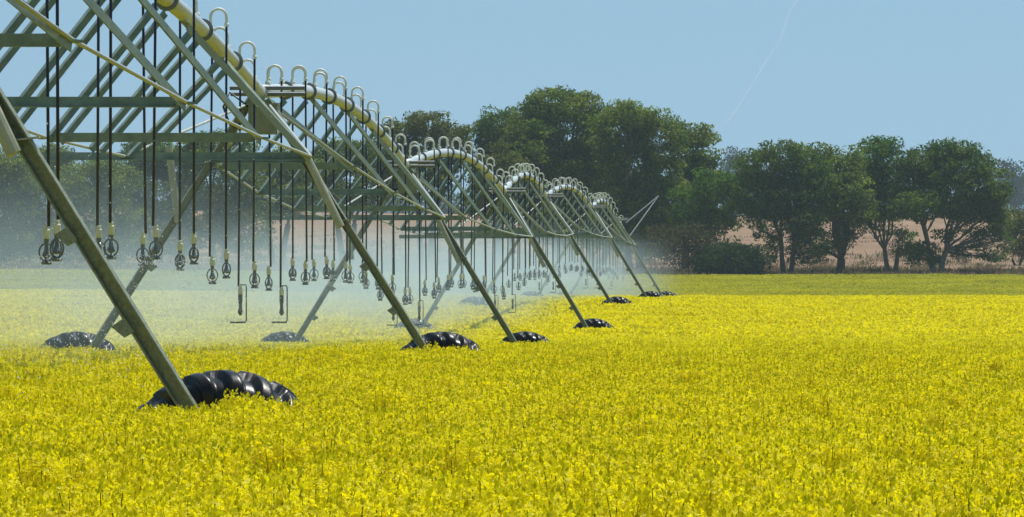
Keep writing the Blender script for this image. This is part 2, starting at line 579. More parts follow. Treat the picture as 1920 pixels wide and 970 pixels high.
def make_drop(n, k, p, side, hook, small, label, arch=.3):
    g = float(np.interp(p.y, TY, TG))
    t = empty('sprinkler_drop', p + Vector((0, 0, .10)), label, 'sprinkler drop', 'sprinkler drops hanging from the pipe')
    link('gooseneck', GOOSE[side], t)
    hx = side * .176
    zt = .05
    zbot = (g + 2.06 + .40 * arch + random.uniform(-.05, .05)) if not hook else g + 1.92
    zb = zbot - (p.z + .10)
    h = link('hose', HOSE, t, (hx, 0, zt)); h.scale = (1, 1, zt - zb)
    h.rotation_euler = (random.uniform(-.014, .014), random.uniform(-.014, .014), 0)
    s = link('sprinkler', HOOK if hook else SPR, t, (hx, 0, zb)); s.rotation_euler.z = random.uniform(-.3, .3) if hook else random.uniform(0, 6)
    if n < 3: JETS.append((p.x + hx, p.y, p.z + .10 + zb - (.29 if not hook else .40)))
    if not small:
        link('regulator', REG, s)
    return t


for n in range(6):
    for k in range(16):
        yy = 1.9 + 5.95 * (k // 2) + (3.35 if k % 2 else 0)
        p = pipe_at(n, min(.985, yy / 48))
        side = -1 if k % 2 else 1
        hook = k in (0, 15)
        kind = 'with bent foot' if hook else ('with ring sprinkler' if n < 2 else 'with tiny sprinkler')
        sd = 'right' if side > 0 else 'left'
        make_drop(n, k, p, side, hook, n >= 3,
                  f'{ORD[k]} black drop hose behind the {ORD[n]} wheel tower, {sd} side, {kind}', 4 * (yy / 48) * (1 - yy / 48))

# ---- open end of the pipe beyond the last tower
org = Vector((TX[6], TY[6], TZ[6]))
eb = empty('end_boom', org, 'short open pipe end beyond the farthest tower with two slanting stay bars', 'end boom')
m = MB(); m.tube([(0, .3, 0), (.15, 4, -.03), (.32, 8, -.12), (.5, 12, -.28)], .075, 12); m.build('pipe', M['pipe'], eb, True)
for a in ((.62, .4, -.75), (.45, .2, -.15)):
    m = MB(); m.bar(a, (2.06, 7.0, 1.16), .035, .035); m.build('stay_bar', M['flange'], eb)
for i, yy in enumerate((3.0, 6.0, 9.0)):
    make_drop(6, i, org + Vector((.04 * yy, yy, -.012 * yy)), 1 if i % 2 else -1, False, True,
              f'{ORD[i]} drop hose on the open pipe end beyond the farthest tower, with tiny sprinkler')


# ------------------------------------------------------------------ canola crop
def frames(n, tilt, rng):
    """n random frames whose w axis is near vertical"""
    a = rng.uniform(0, 2 * np.pi, n); t = np.abs(rng.normal(0, tilt, n)); b = rng.uniform(0, 2 * np.pi, n)
    w = np.stack([np.sin(t) * np.cos(b), np.sin(t) * np.sin(b), np.cos(t)], -1)
    u = np.stack([np.cos(a), np.sin(a), np.zeros(n)], -1)
    u = u - w * (u * w).sum(-1, keepdims=True); u /= np.linalg.norm(u, axis=-1, keepdims=True)
    v = np.cross(w, u)
    return u, v, w


def flower_quads(c, size, axis, rng):
    """four petals around c facing axis"""
    n = len(c)
    a = axis / np.linalg.norm(axis, axis=-1, keepdims=True)
    r = rng.normal(size=(n, 3)); u = np.cross(a, r); u /= np.linalg.norm(u, axis=-1, keepdims=True); v = np.cross(a, u)
    out = []
    for k in range(4):
        th = k * np.pi / 2
        d = np.cos(th) * u + np.sin(th) * v; s = -np.sin(th) * u + np.cos(th) * v
        cup = a * size[:, None] * rng.uniform(-.15, .35, (n, 1))
        p0 = c; z = size[:, None]
        out.append(np.stack([p0, p0 + d * z * .62 - s * z * .42 + cup, p0 + d * z * 1.0 + cup * 1.3, p0 + d * z * .62 + s * z * .42 + cup], 1))
    return np.concatenate(out)


def strip(a, b, w, rng):
    """thin upright blades from a to b"""
    n = len(a); th = rng.uniform(0, np.pi, n)
    s = np.stack([np.cos(th), np.sin(th), np.zeros(n)], -1) * w
    return np.stack([a - s, a + s, b + s * .7, b - s * .7], 1)


def raceme(base, top, rng, nf, fs, detail):
    """flower head on a stalk: returns (petal quads, bud quads, stem quads)"""
    L = rng.uniform(.06, .11); ax = (top - base); ax /= np.linalg.norm(ax)
    t = rng.uniform(0, 1, nf); an = rng.uniform(0, 2 * np.pi, nf)
    rad = (.014 + .034 * np.sqrt(t)) * rng.uniform(.75, 1.2, nf)
    off = np.stack([np.cos(an) * rad, np.sin(an) * rad, -t * L + rng.normal(0, .006, nf)], -1)
    c = top + off
    axis = np.stack([np.cos(an), np.sin(an), .35 + .9 * (1 - t)], -1) + rng.normal(0, .35, (nf, 3))
    pet = flower_quads(c, np.full(nf, fs) * rng.uniform(.8, 1.15, nf), axis, rng)
    st = [np.stack([base, base])]
    a = np.array([base, base]); b = np.array([top, top])
    stem = strip(a, b, .0026, rng)
    bud = np.zeros((0, 4, 3)); extra = np.zeros((0, 4, 3))
    if detail:
        nb = 5
        bc = top + rng.normal(0, .008, (nb, 3)) + [0, 0, .012]
        u, v, w = frames(nb, .5, rng); z = .007
        bud = np.stack([bc - u * z, bc - v * z * .2 - w * z, bc + u * z, bc + w * z * 1.4], 1)
        npd = rng.integers(4, 8)
        zz = rng.uniform(L + .01, L + .16, npd); an = rng.uniform(0, 2 * np.pi, npd)
        pa = top - ax * zz[:, None]
        pb = pa + np.stack([np.cos(an) * .04, np.sin(an) * .04, np.full(npd, .035)], -1)
        extra = strip(pa, pb, .0022, rng)
    return pet, bud, np.concatenate([stem, extra])


def leaves(n, rng, r, z0, z1, size):
    c = np.stack([rng.uniform(-r, r, n), rng.uniform(-r, r, n), rng.uniform(z0, z1, n)], -1)
    u, v, w = frames(n, .8, rng)
    s = size * rng.uniform(.6, 1.3, (n, 1))
    return np.stack([c, c + u * s * .6 - v * s * .3, c + u * s * 1.3 + w * s * .2, c + u * s * .6 + v * s * .3], 1)


def assemble(name, P, B, S, mats):
    q = np.concatenate([P, B, S]); idx = np.concatenate([np.zeros(len(P)), np.ones(len(B)), np.full(len(S), 2)])
    me = quads_mesh(name, q, mats, idx)
    return bpy.data.objects.new(name, me)


def proto_collection(name, objs):
    c = bpy.data.collections.new(name)
    for o in objs: c.objects.link(o)
    return c


CM = [M['petal'], M['bud'], M['stem']]


def plant_near(i):
    rng = np.random.default_rng(100 + i)
    P, B, S = [], [], []
    nr = rng.integers(9, 13)
    for k in range(nr):
        a = rng.uniform(0, 6.28); d = rng.uniform(.02, .16) if k else 0
        top = np.array([math.cos(a) * d, math.sin(a) * d, 1.0 - (abs(rng.normal(0, .075)) if k else 0)])
        base = np.array([math.cos(a) * d * .35, math.sin(a) * d * .35, top[2] - rng.uniform(.25, .4)])
        p, b, s = raceme(base, top, rng, int(rng.integers(54, 76)), .0086, True)
        P.append(p); B.append(b); S.append(s)
    a = np.array([[0, 0, 0.], [0, 0, 0.]]); b = np.array([[0, 0, .72], [0, 0, .72]])
    S.append(strip(a, b, .006, rng)); S.append(leaves(6, rng, .14, .3, .58, .045))
    return assemble('canola_plant', np.concatenate(P), np.concatenate(B), np.concatenate(S), CM)


def patch(i, size, nrac, nf, fs, nl, lsize, mats, name, spread=.08, wstem=.004):
    rng = np.random.default_rng(300 + i)
    P, S = [], []
    h = size / 2
    for k in range(nrac):
        x, y = rng.uniform(-h, h, 2)
        top = np.array([x, y, 1.0 - abs(rng.normal(0, spread)) + .03])
        c = top + np.stack([rng.normal(0, .028, nf), rng.normal(0, .028, nf), -rng.uniform(0, .11, nf)], -1)
        ax = rng.normal(0, .7, (nf, 3)) + [0, 0, .8]
        P.append(flower_quads(c, np.full(nf, fs) * rng.uniform(.7, 1.2, nf), ax, rng))
        S.append(strip(top[None] - [0, 0, .4], top[None] - [0, 0, .02], wstem, rng))
    S.append(leaves(nl, rng, h, .45, .86, lsize))
    return assemble(name, np.concatenate(P), np.zeros((0, 4, 3)), np.concatenate(S), mats)


def scatter(name, pts, rot, scl, idx, coll):
    me = bpy.data.meshes.new(name)
    n = len(pts)
    me.vertices.add(n); me.vertices.foreach_set('co', np.asarray(pts, np.float32).reshape(-1))
    for nm, tp, arr in (('rot', 'FLOAT', rot), ('idx', 'INT', idx)):
        at_ = me.attributes.new(nm, tp, 'POINT'); at_.data.foreach_set('value', np.asarray(arr, np.int32 if tp == 'INT' else np.float32))
    at_ = me.attributes.new('scl', 'FLOAT_VECTOR', 'POINT'); at_.data.foreach_set('vector', np.asarray(scl, np.float32).reshape(-1))
    me.update()
    o = link(name, me)
    ng = bpy.data.node_groups.new(name + '_scatter', 'GeometryNodeTree')
    ng.interface.new_socket('Geometry', in_out='INPUT', socket_type='NodeSocketGeometry')
    ng.interface.new_socket('Geometry', in_out='OUTPUT', socket_type='NodeSocketGeometry')
    gi = ng.nodes.new('NodeGroupInput'); go = ng.nodes.new('NodeGroupOutput')
    iop = ng.nodes.new('GeometryNodeInstanceOnPoints')
    ci = ng.nodes.new('GeometryNodeCollectionInfo'); ci.inputs['Collection'].default_value = coll
    ci.inputs['Separate Children'].default_value = True; ci.inputs['Reset Children'].default_value = True

    def attr(nm, tp):
        a = ng.nodes.new('GeometryNodeInputNamedAttribute'); a.data_type = tp; a.inputs['Name'].default_value = nm
        return a.outputs['Attribute']
    cx = ng.nodes.new('ShaderNodeCombineXYZ')
    ng.links.new(attr('rot', 'FLOAT'), cx.inputs['Z'])
    ng.links.new(gi.outputs[0], iop.inputs['Points'])
    ng.links.new(ci.outputs[0], iop.inputs['Instance'])
    iop.inputs['Pick Instance'].default_value = True
    ng.links.new(attr('idx', 'INT'), iop.inputs['Instance Index'])
    ng.links.new(cx.outputs[0], iop.inputs['Rotation'])
    ng.links.new(attr('scl', 'FLOAT_VECTOR'), iop.inputs['Scale'])
    ng.links.new(iop.outputs[0], go.inputs[0])
    md = o.modifiers.new('scatter', 'NODES'); md.node_group = ng
    return o


def lumps(x, y):
    """slow and quick unevenness of the crop's top"""
    return (.035 * np.sin(x * 1.1 + .5 * np.sin(y * .35)) * np.sin(y * .42 + 1.2 * np.sin(x * .6))
            + .03 * np.sin(x * 2.7 + y * .23 + 2) * np.sin(y * 1.3 - x * .8)
            + .025 * np.sin(y * .11 + x * .21))


def field_points(y0, y1, step, halfw, rng, jitter=.5):
    out = []
    y = y0
    while y < y1:
        hw = halfw(y)
        x = np.arange(-hw, hw, step)
        out.append(np.stack([x + rng.uniform(-jitter, jitter, len(x)) * step, y + rng.uniform(-jitter, jitter, len(x)) * step], -1))
        y += step
    return np.concatenate(out)


WHEELS = [(TX[n] + s * HALF, TY[n]) for n in range(7) for s in (1, -1)]


def clear_wheels(p, mx=.62, my=.24):
    keep = np.ones(len(p), bool)
    for wx, wy in WHEELS:
        keep &= ~((np.abs(p[:, 0] - wx) < mx) & (np.abs(p[:, 1] - wy) < my))
    return p[keep]


CROP = 1.07


def crop(name, pts, nvar, coll, rng, hvar, xy, label, extra=0.):
    x, y = pts[:, 0], pts[:, 1]
    n = len(pts)
    h = CROP + lumps(x, y) + rng.normal(0, hvar, n) + extra
    z = ground_z(x, y)
    o = scatter(name, np.stack([x, y, z], -1), rng.uniform(0, 6.283, n), np.stack([np.full(n, xy), np.full(n, xy), h], -1), rng.integers(0, nvar, n), coll)
    tag(o, label, 'crop', kind='stuff')
    return o


hwf = lambda y: .086 * y + 3.2
rng = np.random.default_rng(5)
cn = proto_collection('canola_near_plants', [plant_near(i) for i in range(9)])
pts = clear_wheels(field_points(13, 140, .18, hwf, rng), .6, .26)
pts = pts[rng.uniform(0, 1, len(pts)) > .25 * smooth(40, 60, pts[:, 1]) + .75 * smooth(55, 140, pts[:, 1])]
wx, wy = WHEELS[0]
sprig = [np.stack([wx + np.array([-.42, -.12, .13, .17, .40, .55]), wy + np.array([-.36, -.42, -.36, -.5, -.38, -.5])], -1)]
sprig = np.concatenate(sprig)
pts = np.concatenate([pts, sprig])
crop('canola_crop', pts, 9, cn, rng, np.concatenate([np.full(len(pts) - len(sprig), .05), np.full(len(sprig), .05)]), 1.0, 'flowering yellow canola filling the near field in front of the machine',
     np.concatenate([np.zeros(len(pts) - len(sprig)), np.array([-.02, .02, .10, .04, .03, 0.])]))
cm_ = proto_collection('canola_mid_patches', [patch(i, .5, 40, 12, .0155, 22, .06, CM, 'canola_patch', .10) for i in range(6)])
pts = clear_wheels(field_points(40, 165, .47, hwf, rng), .75, .42)
pts = pts[rng.uniform(0, 1, len(pts)) < .3 * smooth(40, 60, pts[:, 1]) + .7 * smooth(50, 135, pts[:, 1])]
crop('canola_crop', pts, 6, cm_, rng, .03, 1.0, 'flowering yellow canola in the middle of the field around the second tower')
cf = proto_collection('canola_far_patches', [patch(i + 20, 1.0, 90, 7, .034, 40, .12, CM, 'canola_patch', .09, .007) for i in range(5)])
pts = clear_wheels(field_points(165, 352, .95, hwf, rng), .8, .5)
crop('canola_crop', pts, 5, cf, rng, .03, 1.0, 'flowering yellow canola on the far rise of the field up to its crest')
# the second field beyond the crest, greener
cs = proto_collection('second_field_patches', [patch(i + 40, 2.2, 150, 5, .07, 170, .2, [M['petal2'], M['bud'], M['stem2']], 'young_canola_patch', .16, .012) for i in range(4)])
pts = field_points(408, 602, 2.0, lambda y: .09 * y + 6, rng)
n = len(pts)
o = scatter('young_canola_crop', np.stack([pts[:, 0], pts[:, 1], ground_z(pts[:, 0], pts[:, 1])], -1), rng.uniform(0, 6.28, n),
            np.stack([np.ones(n), np.ones(n), .72 + rng.normal(0, .03, n)], -1), rng.integers(0, 4, n), cs)
tag(o, 'greener half open canola in the second field before the tree line', 'crop', kind='stuff')


# dry grass along the tree line and on the hill
def tuft(i, mat):
    rng = np.random.default_rng(700 + i)
    n = 46
    a = np.stack([rng.normal(0, .5, n), rng.normal(0, .5, n), np.zeros(n)], -1)
    b = a + np.stack([rng.normal(0, .14, n), rng.normal(0, .14, n), rng.uniform(.12, .42, n)], -1)
    me = quads_mesh('grass_tuft', strip(a, b, .03, rng), [mat]); return bpy.data.objects.new('grass_tuft', me)


gt = proto_collection('dry_grass_tufts', [tuft(i, M['straw'] if i % 3 else M['greengrass']) for i in range(6)])
n = 2600
yy = np.concatenate([rng.uniform(606, 634, n // 2), rng.uniform(606, 900, n - n // 2)]); xx = rng.uniform(-.095, .095, n) * yy
o = scatter('dry_grass', np.stack([xx, yy, ground_z(xx, yy)], -1), rng.uniform(0, 6.28, n), np.stack([rng.uniform(.8, 1.6, n)] * 3, -1), rng.integers(0, 6, n), gt)
tag(o, 'dry straw coloured grass along the foot of the trees and on the hill', 'grass', kind='stuff')


# ------------------------------------------------------------------ trees
def foliage_mat(name, c1, c2, tr=.42):
    return leafy(name, c1, c2, tr, (1.22, 1.36, .5), .45, .7, spec=.08, bright=(.6, 1.45))


FM = {
    'gum': foliage_mat('gum_leaves', (.082, .136, .022), (.19, .225, .05)),
    'dark': foliage_mat('dark_leaves', (.05, .098, .02), (.11, .155, .034)),
    'bright': foliage_mat('fresh_green_leaves', (.06, .13, .015), (.12, .19, .026)),
    'olive': foliage_mat('olive_leaves', (.085, .105, .02), (.15, .155, .034)),
    'brown': foliage_mat('brownish_shrub_leaves', (.045, .045, .027), (.075, .068, .042)),
    'scrub': foliage_mat('dark_scrub_leaves', (.016, .04, .016), (.032, .06, .022)),
    'blue': foliage_mat('far_leaves_haze_tint', (.012, .036, .03), (.024, .056, .045)),  # blue of the distant air is partly put into the leaf colour
}


def crown_quads(lobes, rng, leaf, clump_r, dens):
    out = []
    for c, rx, ry, rz in lobes:
        area = 4 * math.pi * (((rx * ry) ** 1.6 + (rx * rz) ** 1.6 + (ry * rz) ** 1.6) / 3) ** (1 / 1.6)
        nc = max(5, int(area / (clump_r ** 2 * 1.9)))
        d = rng.normal(size=(nc, 3)); d /= np.linalg.norm(d, axis=-1, keepdims=True)
        rad = rng.uniform(.5, 1.0, (nc, 1)) ** .6 * rng.choice([1., 1., 1., 1.16], (nc, 1))
        cc = np.array(c) + d * rad * np.array([rx, ry, rz])
        for k in range(nc):
            r = clump_r * rng.uniform(.6, 1.25)
            m = int(dens * (r / clump_r) ** 2)
            e = rng.normal(size=(m, 3)); e /= np.linalg.norm(e, axis=-1, keepdims=True)
            p = cc[k] + e * r * (rng.uniform(.25, 1.0, (m, 1)) ** .5) * [1.15, 1.15, .72]
            nrm = e * .7 + rng.normal(0, .6, (m, 3)) + [0, 0, .35]
            nrm /= np.linalg.norm(nrm, axis=-1, keepdims=True)
            t = rng.normal(size=(m, 3)) + [0, 0, -.6]
            u = t - nrm * (t * nrm).sum(-1, keepdims=True); u /= np.linalg.norm(u, axis=-1, keepdims=True)
            v = np.cross(nrm, u)
            s = leaf * rng.uniform(.65, 1.35, (m, 1))
            out.append(np.stack([p - u * s, p - v * s * .42, p + u * s, p + v * s * .42], 1))
    return np.concatenate(out)


def limb(mb, a, b, r0, r1, rng, sag=.1, n=6, sides=6):
    a, b = np.array(a, float), np.array(b, float)
    L = np.linalg.norm(b - a)
    bend = rng.normal(0, sag * L, 3); bend[2] = -abs(bend[2]) * .4
    pts = []
    for k in range(n + 1):
        t = k / n
        p = a + (b - a) * (t ** np.array([1., 1., .85])) + bend * math.sin(math.pi * t) + rng.normal(0, .012 * L, 3) * (0 < k < n)
        pts.append(p)
    mb.tube(pts, [r0 + (r1 - r0) * k / n for k in range(n + 1)], sides)
    return pts


def tree(label, base, D, lobes, fol, bark='bark', stems=1, tr=.28, seed=0, group=None, cat='tree', name='gum_tree', leaf=.155, clump=.68, dens=62,
         twigs=0, fork=.25, low=()):
    """lobes: outlines (px, py, rx, ry) read from the photograph and given real size and depth at distance D"""
    rng = np.random.default_rng(900 + seed)
    s = D / FPX
    bp = at(base[0], base[1], D)
    gz = float(ground_z(bp.x, bp.y))
    bp.z = gz - .1
    root = empty(name, bp, label, cat, group)
    L3 = []
    for px, py, rx, ry in lobes:
        c = at(px, py, D) - bp
        r1, r3 = rx * s * 1.16, ry * s * 1.13
        r2 = max(r1, r3) * rng.uniform(.85, 1.2)
        c.y += rng.normal(0, .35) * r2
        L3.append((tuple(c), r1, r2, r3))
    q = crown_quads(L3, rng, leaf, clump, dens)
    if low:
        L4 = []
        for px, py, rx, ry in low:
            c = at(px, py, D) - bp
            L4.append((tuple(c + Vector((0, rng.normal(0, 1.), 0))), rx * s, rx * s, ry * s))
        q = np.concatenate([q, crown_quads(L4, rng, leaf * .9, clump * .8, dens * .5)])
        L3 = L3 + L4
    link('crown', quads_mesh('crown', q, [FM[fol]]), root)
    mb = MB()
    top = max(l[0][2] for l in L3)
    fz = max(.35, fork * top)
    starts = []
    for k in range(stems):
        off = (k - (stems - 1) / 2) * tr * 2.6
        st = np.array([off, rng.normal(0, .1), 0.])
        en = np.array([off * 2.2 + rng.normal(0, .12), rng.normal(0, .3), fz])
        mb.tube([st + [0, 0, -.1], st * 1. + [0, 0, .05], (st + en) / 2 + rng.normal(0, .05, 3), en], [tr * 1.5, tr * 1.15, tr, tr * .9], 8)
        starts.append(en)
    for (c, r1, r2, r3) in L3:
        c = np.array(c)
        st = min(starts, key=lambda e: abs(e[0] - c[0] * .4) + rng.uniform(0, .3))
        d = np.linalg.norm(c - st)
        pts = limb(mb, st, c, tr * .55, tr * .14, rng, .09)
        for k in range(4 + 2 * twigs):
            a = pts[rng.integers(2, 6)]
            e = c + np.clip(rng.normal(0, .5, 3), -.75, .7) * [r1, r2, r3]
            limb(mb, a, e, tr * .2, tr * .05, rng, .12, 4, 5)
    me = mb.mesh('trunk', M[bark], True)
    link('trunk', me, root)
    return root


GA = 'trees standing along the edge of the dry hill'
# right-hand row
tree('dark spreading gum with twin trunks, first right of the round dark bush', (1476, 514), 618,
     [(1465, 292, 42, 22), (1428, 318, 42, 34), (1500, 322, 42, 40), (1415, 362, 32, 40), (1478, 372, 56, 40), (1532, 362, 32, 48), (1440, 392, 42, 20), (1500, 412, 40, 22)],
     'dark', 'bark', 2, .2, 1, GA, twigs=4, fork=.3, low=[(1440, 444, 24, 9), (1525, 458, 30, 34), (1425, 425, 18, 10), (1500, 478, 24, 18), (1450, 470, 18, 18), (1505, 440, 34, 18)])
tree('two-topped gum with one short thick trunk forking low, second of the hill row', (1573, 511), 622,
     [(1537, 288, 22, 18), (1590, 298, 22, 20), (1560, 322, 42, 32), (1545, 362, 40, 38), (1602, 352, 34, 38), (1590, 400, 42, 22)],
     'gum', 'bark', 1, .36, 2, GA, twigs=3, fork=.14, low=[(1572, 446, 30, 18), (1540, 466, 24, 14), (1600, 430, 20, 10)])
tree('brighter green gum with pointed top and leaning forked trunk in the hill row', (1672, 507), 626,
     [(1650, 276, 27, 16), (1642, 302, 33, 27), (1622, 332, 28, 33), (1655, 348, 40, 34), (1672, 382, 46, 26), (1628, 392, 36, 20)],
     'bright', 'barkpale', 2, .2, 3, GA, twigs=3, fork=.2, low=[(1690, 438, 26, 14), (1704, 468, 30, 13), (1640, 425, 18, 10)])
tree('broad dark gum with domed crown and drooping low boughs, last of the hill row', (1757, 508), 622,
     [(1785, 282, 40, 17), (1742, 304, 48, 24), (1800, 312, 52, 34), (1722, 342, 44, 38), (1782, 362, 76, 44), (1848, 352, 38, 42), (1722, 388, 48, 22), (1830, 392, 52, 20), (1868, 386, 20, 28)],
     'dark', 'barkpale', 2, .24, 4, GA, twigs=5, fork=.2,
     low=[(1845, 436, 30, 11), (1880, 452, 18, 14), (1860, 480, 30, 9), (1722, 468, 34, 12), (1798, 478, 18, 14), (1828, 458, 16, 9), (1735, 486, 30, 9), (1770, 440, 26, 10), (1885, 425, 16, 16)])
tree('olive bush half out of the picture beyond the drooping gum', (1908, 498), 690, [(1893, 418, 28, 22), (1918, 440, 30, 34), (1940, 420, 30, 30)], 'olive', 'bark', 2, .12, 5, None, 'bush', 'bush', twigs=2, fork=.15)
# middle cluster
tree('large gum with the highest round crown, middle of the big tree clump', (1060, 508), 640,
     [(1045, 196, 52, 24), (1095, 202, 36, 22), (1010, 228, 42, 36), (1065, 250, 72, 48), (1000, 288, 52, 50), (1062, 320, 66, 40), (1115, 290, 42, 50), (1010, 350, 60, 40)],
     'gum', 'barkpale', 2, .32, 6, None, twigs=2, fork=.42)
tree('wide gum with flat domed crown right of the highest crown', (1190, 508), 632,
     [(1178, 217, 42, 20), (1212, 227, 46, 24), (1160, 252, 44, 34), (1232, 268, 44, 42), (1190, 305, 54, 50), (1240, 340, 44, 42), (1170, 370, 54, 40), (1215, 412, 66, 34)],
     'gum', 'barkpale', 2, .3, 7, None, twigs=2, fork=.38)
tree('gum sloping down to the right end of the big tree clump', (1285, 505), 636,
     [(1290, 246, 33, 20), (1312, 282, 32, 32), (1280, 292, 36, 36), (1322, 328, 24, 34), (1268, 360, 44, 42), (1255, 410, 50, 30)],
     'gum', 'bark', 1, .3, 8, None, twigs=2, fork=.4)
tree('left gum of the big clump with crown falling towards the machine', (945, 506), 642,
     [(945, 236, 50, 24), (915, 264, 26, 26), (965, 268, 48, 40), (925, 302, 38, 34), (985, 320, 50, 40), (950, 370, 70, 40)],
     'dark', 'bark', 2, .26, 9, None, twigs=1, fork=.4)
tree('small rounded olive-brown tree before the left gum of the clump', (938, 506), 628,
     [(935, 304, 36, 26), (918, 330, 34, 34), (955, 335, 32, 36), (935, 375, 48, 32)], 'olive', 'bark', 1, .2, 10, None, twigs=1, fork=.5)
tree('fresh green tree with low crown right of the big clump', (1335, 512), 626,
     [(1335, 346, 40, 24), (1350, 384, 44, 36), (1302, 388, 38, 36), (1370, 350, 20, 22), (1325, 420, 40, 22)], 'bright', 'bark', 3, .12, 11, None, twigs=4, fork=.12)
tree('tall dark gum filling the shade behind the pipe end', (1120, 508), 655,
     [(1120, 330, 70, 60), (1090, 400, 70, 50), (1160, 410, 70, 50), (1040, 410, 60, 45), (1220, 440, 50, 34)], 'dark', 'bark', 2, .3, 12, None, fork=.3)
tree('thin brownish shrub with bare twigs beside the mist', (1290, 508), 616,
     [(1262, 440, 42, 18), (1308, 448, 30, 26), (1240, 462, 24, 14), (1290, 480, 44, 18), (1320, 468, 30, 20)], 'brown', 'bark', 3, .09, 13, None, 'shrub', 'shrub', dens=26, twigs=6, fork=.15)
tree('round dark green bush at the edge of the second field', (1375, 516), 612,
     [(1375, 486, 48, 24), (1345, 498, 32, 16), (1408, 496, 30, 18), (1365, 470, 26, 14), (1392, 478, 20, 14), (1330, 488, 16, 10)], 'scrub', 'bark', 2, .1, 14, None, 'bush', 'bush', fork=.1)
# left background behind the machine
tree('olive tree with ragged crown above the middle of the machine', (800, 506), 650,
     [(800, 232, 36, 16), (758, 246, 34, 22), (842, 252, 28, 20), (864, 276, 14, 18), (790, 275, 56, 36), (745, 290, 34, 36), (830, 300, 40, 30), (780, 340, 60, 36)],
     'olive', 'bark', 2, .26, 15, None, twigs=1, fork=.4)
tree('hazy tree seen through the diagonals of the second span', (650, 506), 655, [(640, 292, 46, 24), (690, 300, 34, 32), (610, 320, 40, 34), (665, 350, 70, 40)], 'gum', 'bark', 2, .26, 16, None, fork=.4)
tree('tree behind the left knee brace of the second tower', (520, 506), 650, [(520, 305, 46, 22), (480, 325, 36, 30), (560, 330, 40, 32), (520, 365, 70, 36)], 'gum', 'bark', 2, .26, 17, None, fork=.42)
tree('rounded tree above the cross beam left of the second tower', (410, 506), 645, [(405, 272, 44, 20), (372, 295, 36, 30), (445, 300, 36, 30), (410, 340, 66, 48), (390, 400, 60, 46), (450, 420, 50, 46)], 'gum', 'bark', 2, .26, 18, None, fork=.35)
tree('tree with low rounded top behind the third pair of drop hoses', (290, 506), 648, [(285, 282, 38, 18), (260, 310, 40, 32), (320, 315, 36, 34), (290, 360, 70, 50), (310, 430, 60, 50)], 'dark', 'bark', 2, .26, 19, None, fork=.3)
tree('dusky tree between the nearest leg and the drop hoses', (185, 506), 640, [(185, 322, 44, 22), (150, 345, 36, 34), (215, 350, 40, 36), (190, 405, 66, 50), (200, 450, 60, 36)], 'gum', 'bark', 2, .26, 20, None, fork=.3)
tree('tree with highest top behind the leg of the nearest tower', (95, 506), 645, [(102, 290, 26, 16), (70, 318, 46, 32), (120, 330, 34, 30), (80, 375, 66, 50), (90, 440, 60, 46)], 'gum', 'bark', 2, .26, 21, None, fork=.3)
tree('tree cut off by the left edge of the picture', (0, 506), 640, [(5, 312, 40, 22), (-30, 320, 46, 36), (20, 350, 46, 40), (-10, 400, 66, 50), (5, 450, 60, 40)], 'gum', 'bark', 2, .26, 22, None, fork=.3)
# far trees on the plateau
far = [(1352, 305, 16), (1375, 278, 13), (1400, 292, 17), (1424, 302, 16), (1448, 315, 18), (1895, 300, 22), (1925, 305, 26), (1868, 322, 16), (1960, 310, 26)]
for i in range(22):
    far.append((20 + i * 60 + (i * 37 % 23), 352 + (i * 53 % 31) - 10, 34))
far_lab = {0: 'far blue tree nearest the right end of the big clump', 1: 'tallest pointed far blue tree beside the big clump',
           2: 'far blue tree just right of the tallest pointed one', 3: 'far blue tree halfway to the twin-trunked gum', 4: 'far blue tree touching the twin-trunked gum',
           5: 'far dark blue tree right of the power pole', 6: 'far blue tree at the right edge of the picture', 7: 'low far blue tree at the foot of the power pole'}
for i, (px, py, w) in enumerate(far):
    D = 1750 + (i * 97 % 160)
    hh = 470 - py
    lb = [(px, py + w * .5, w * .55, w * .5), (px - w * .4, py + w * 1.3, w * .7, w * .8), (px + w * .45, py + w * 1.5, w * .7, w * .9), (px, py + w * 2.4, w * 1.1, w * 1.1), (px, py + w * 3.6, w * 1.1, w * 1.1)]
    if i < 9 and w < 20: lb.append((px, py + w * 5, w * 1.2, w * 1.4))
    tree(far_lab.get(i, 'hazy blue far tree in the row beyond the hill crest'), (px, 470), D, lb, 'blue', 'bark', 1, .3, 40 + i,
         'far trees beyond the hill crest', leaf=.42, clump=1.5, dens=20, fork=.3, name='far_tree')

# power pole on the far rise
pp = at(1852, 400, 1450); pz = float(ground_z(pp.x, pp.y)) - .2
ph = at(1852, 287, 1450).z - pz
pole = empty('power_pole', (pp.x, pp.y, pz), 'wooden power pole with a cross-arm rising above the far trees at right', 'power pole')
m = MB(); m.tube([(0, 0, 0), (0, 0, ph)], [.3, .2], 8); m.build('post', M['wood'], pole, True)
m = MB(); m.bar((-.75, -.22, ph - .35), (.75, -.22, ph - .35), .16, .2); m.build('cross_arm', M['wood'], pole)
for dx in (-.65, 0.28, .65):
    m = MB(); m.lathe([(.0, 0), (.08, 0), (.1, .12), (.06, .28), (.0, .3)], 8); m.build('insulator', M['flange'], pole, False, (dx, -.22, ph - .245))


# ------------------------------------------------------------------ spray, haze, vapour trail
def volume_mat(name, color, density, aniso):
    m, nt, out = mat_new(name)
    v = N(nt, 'ShaderNodeVolumePrincipled')
    v.inputs['Color'].default_value = (*color, 1); v.inputs['Density'].default_value = density; v.inputs['Anisotropy'].default_value = aniso
    nt.links.new(v.outputs[0], out.inputs['Volume'])
    return m, nt, v


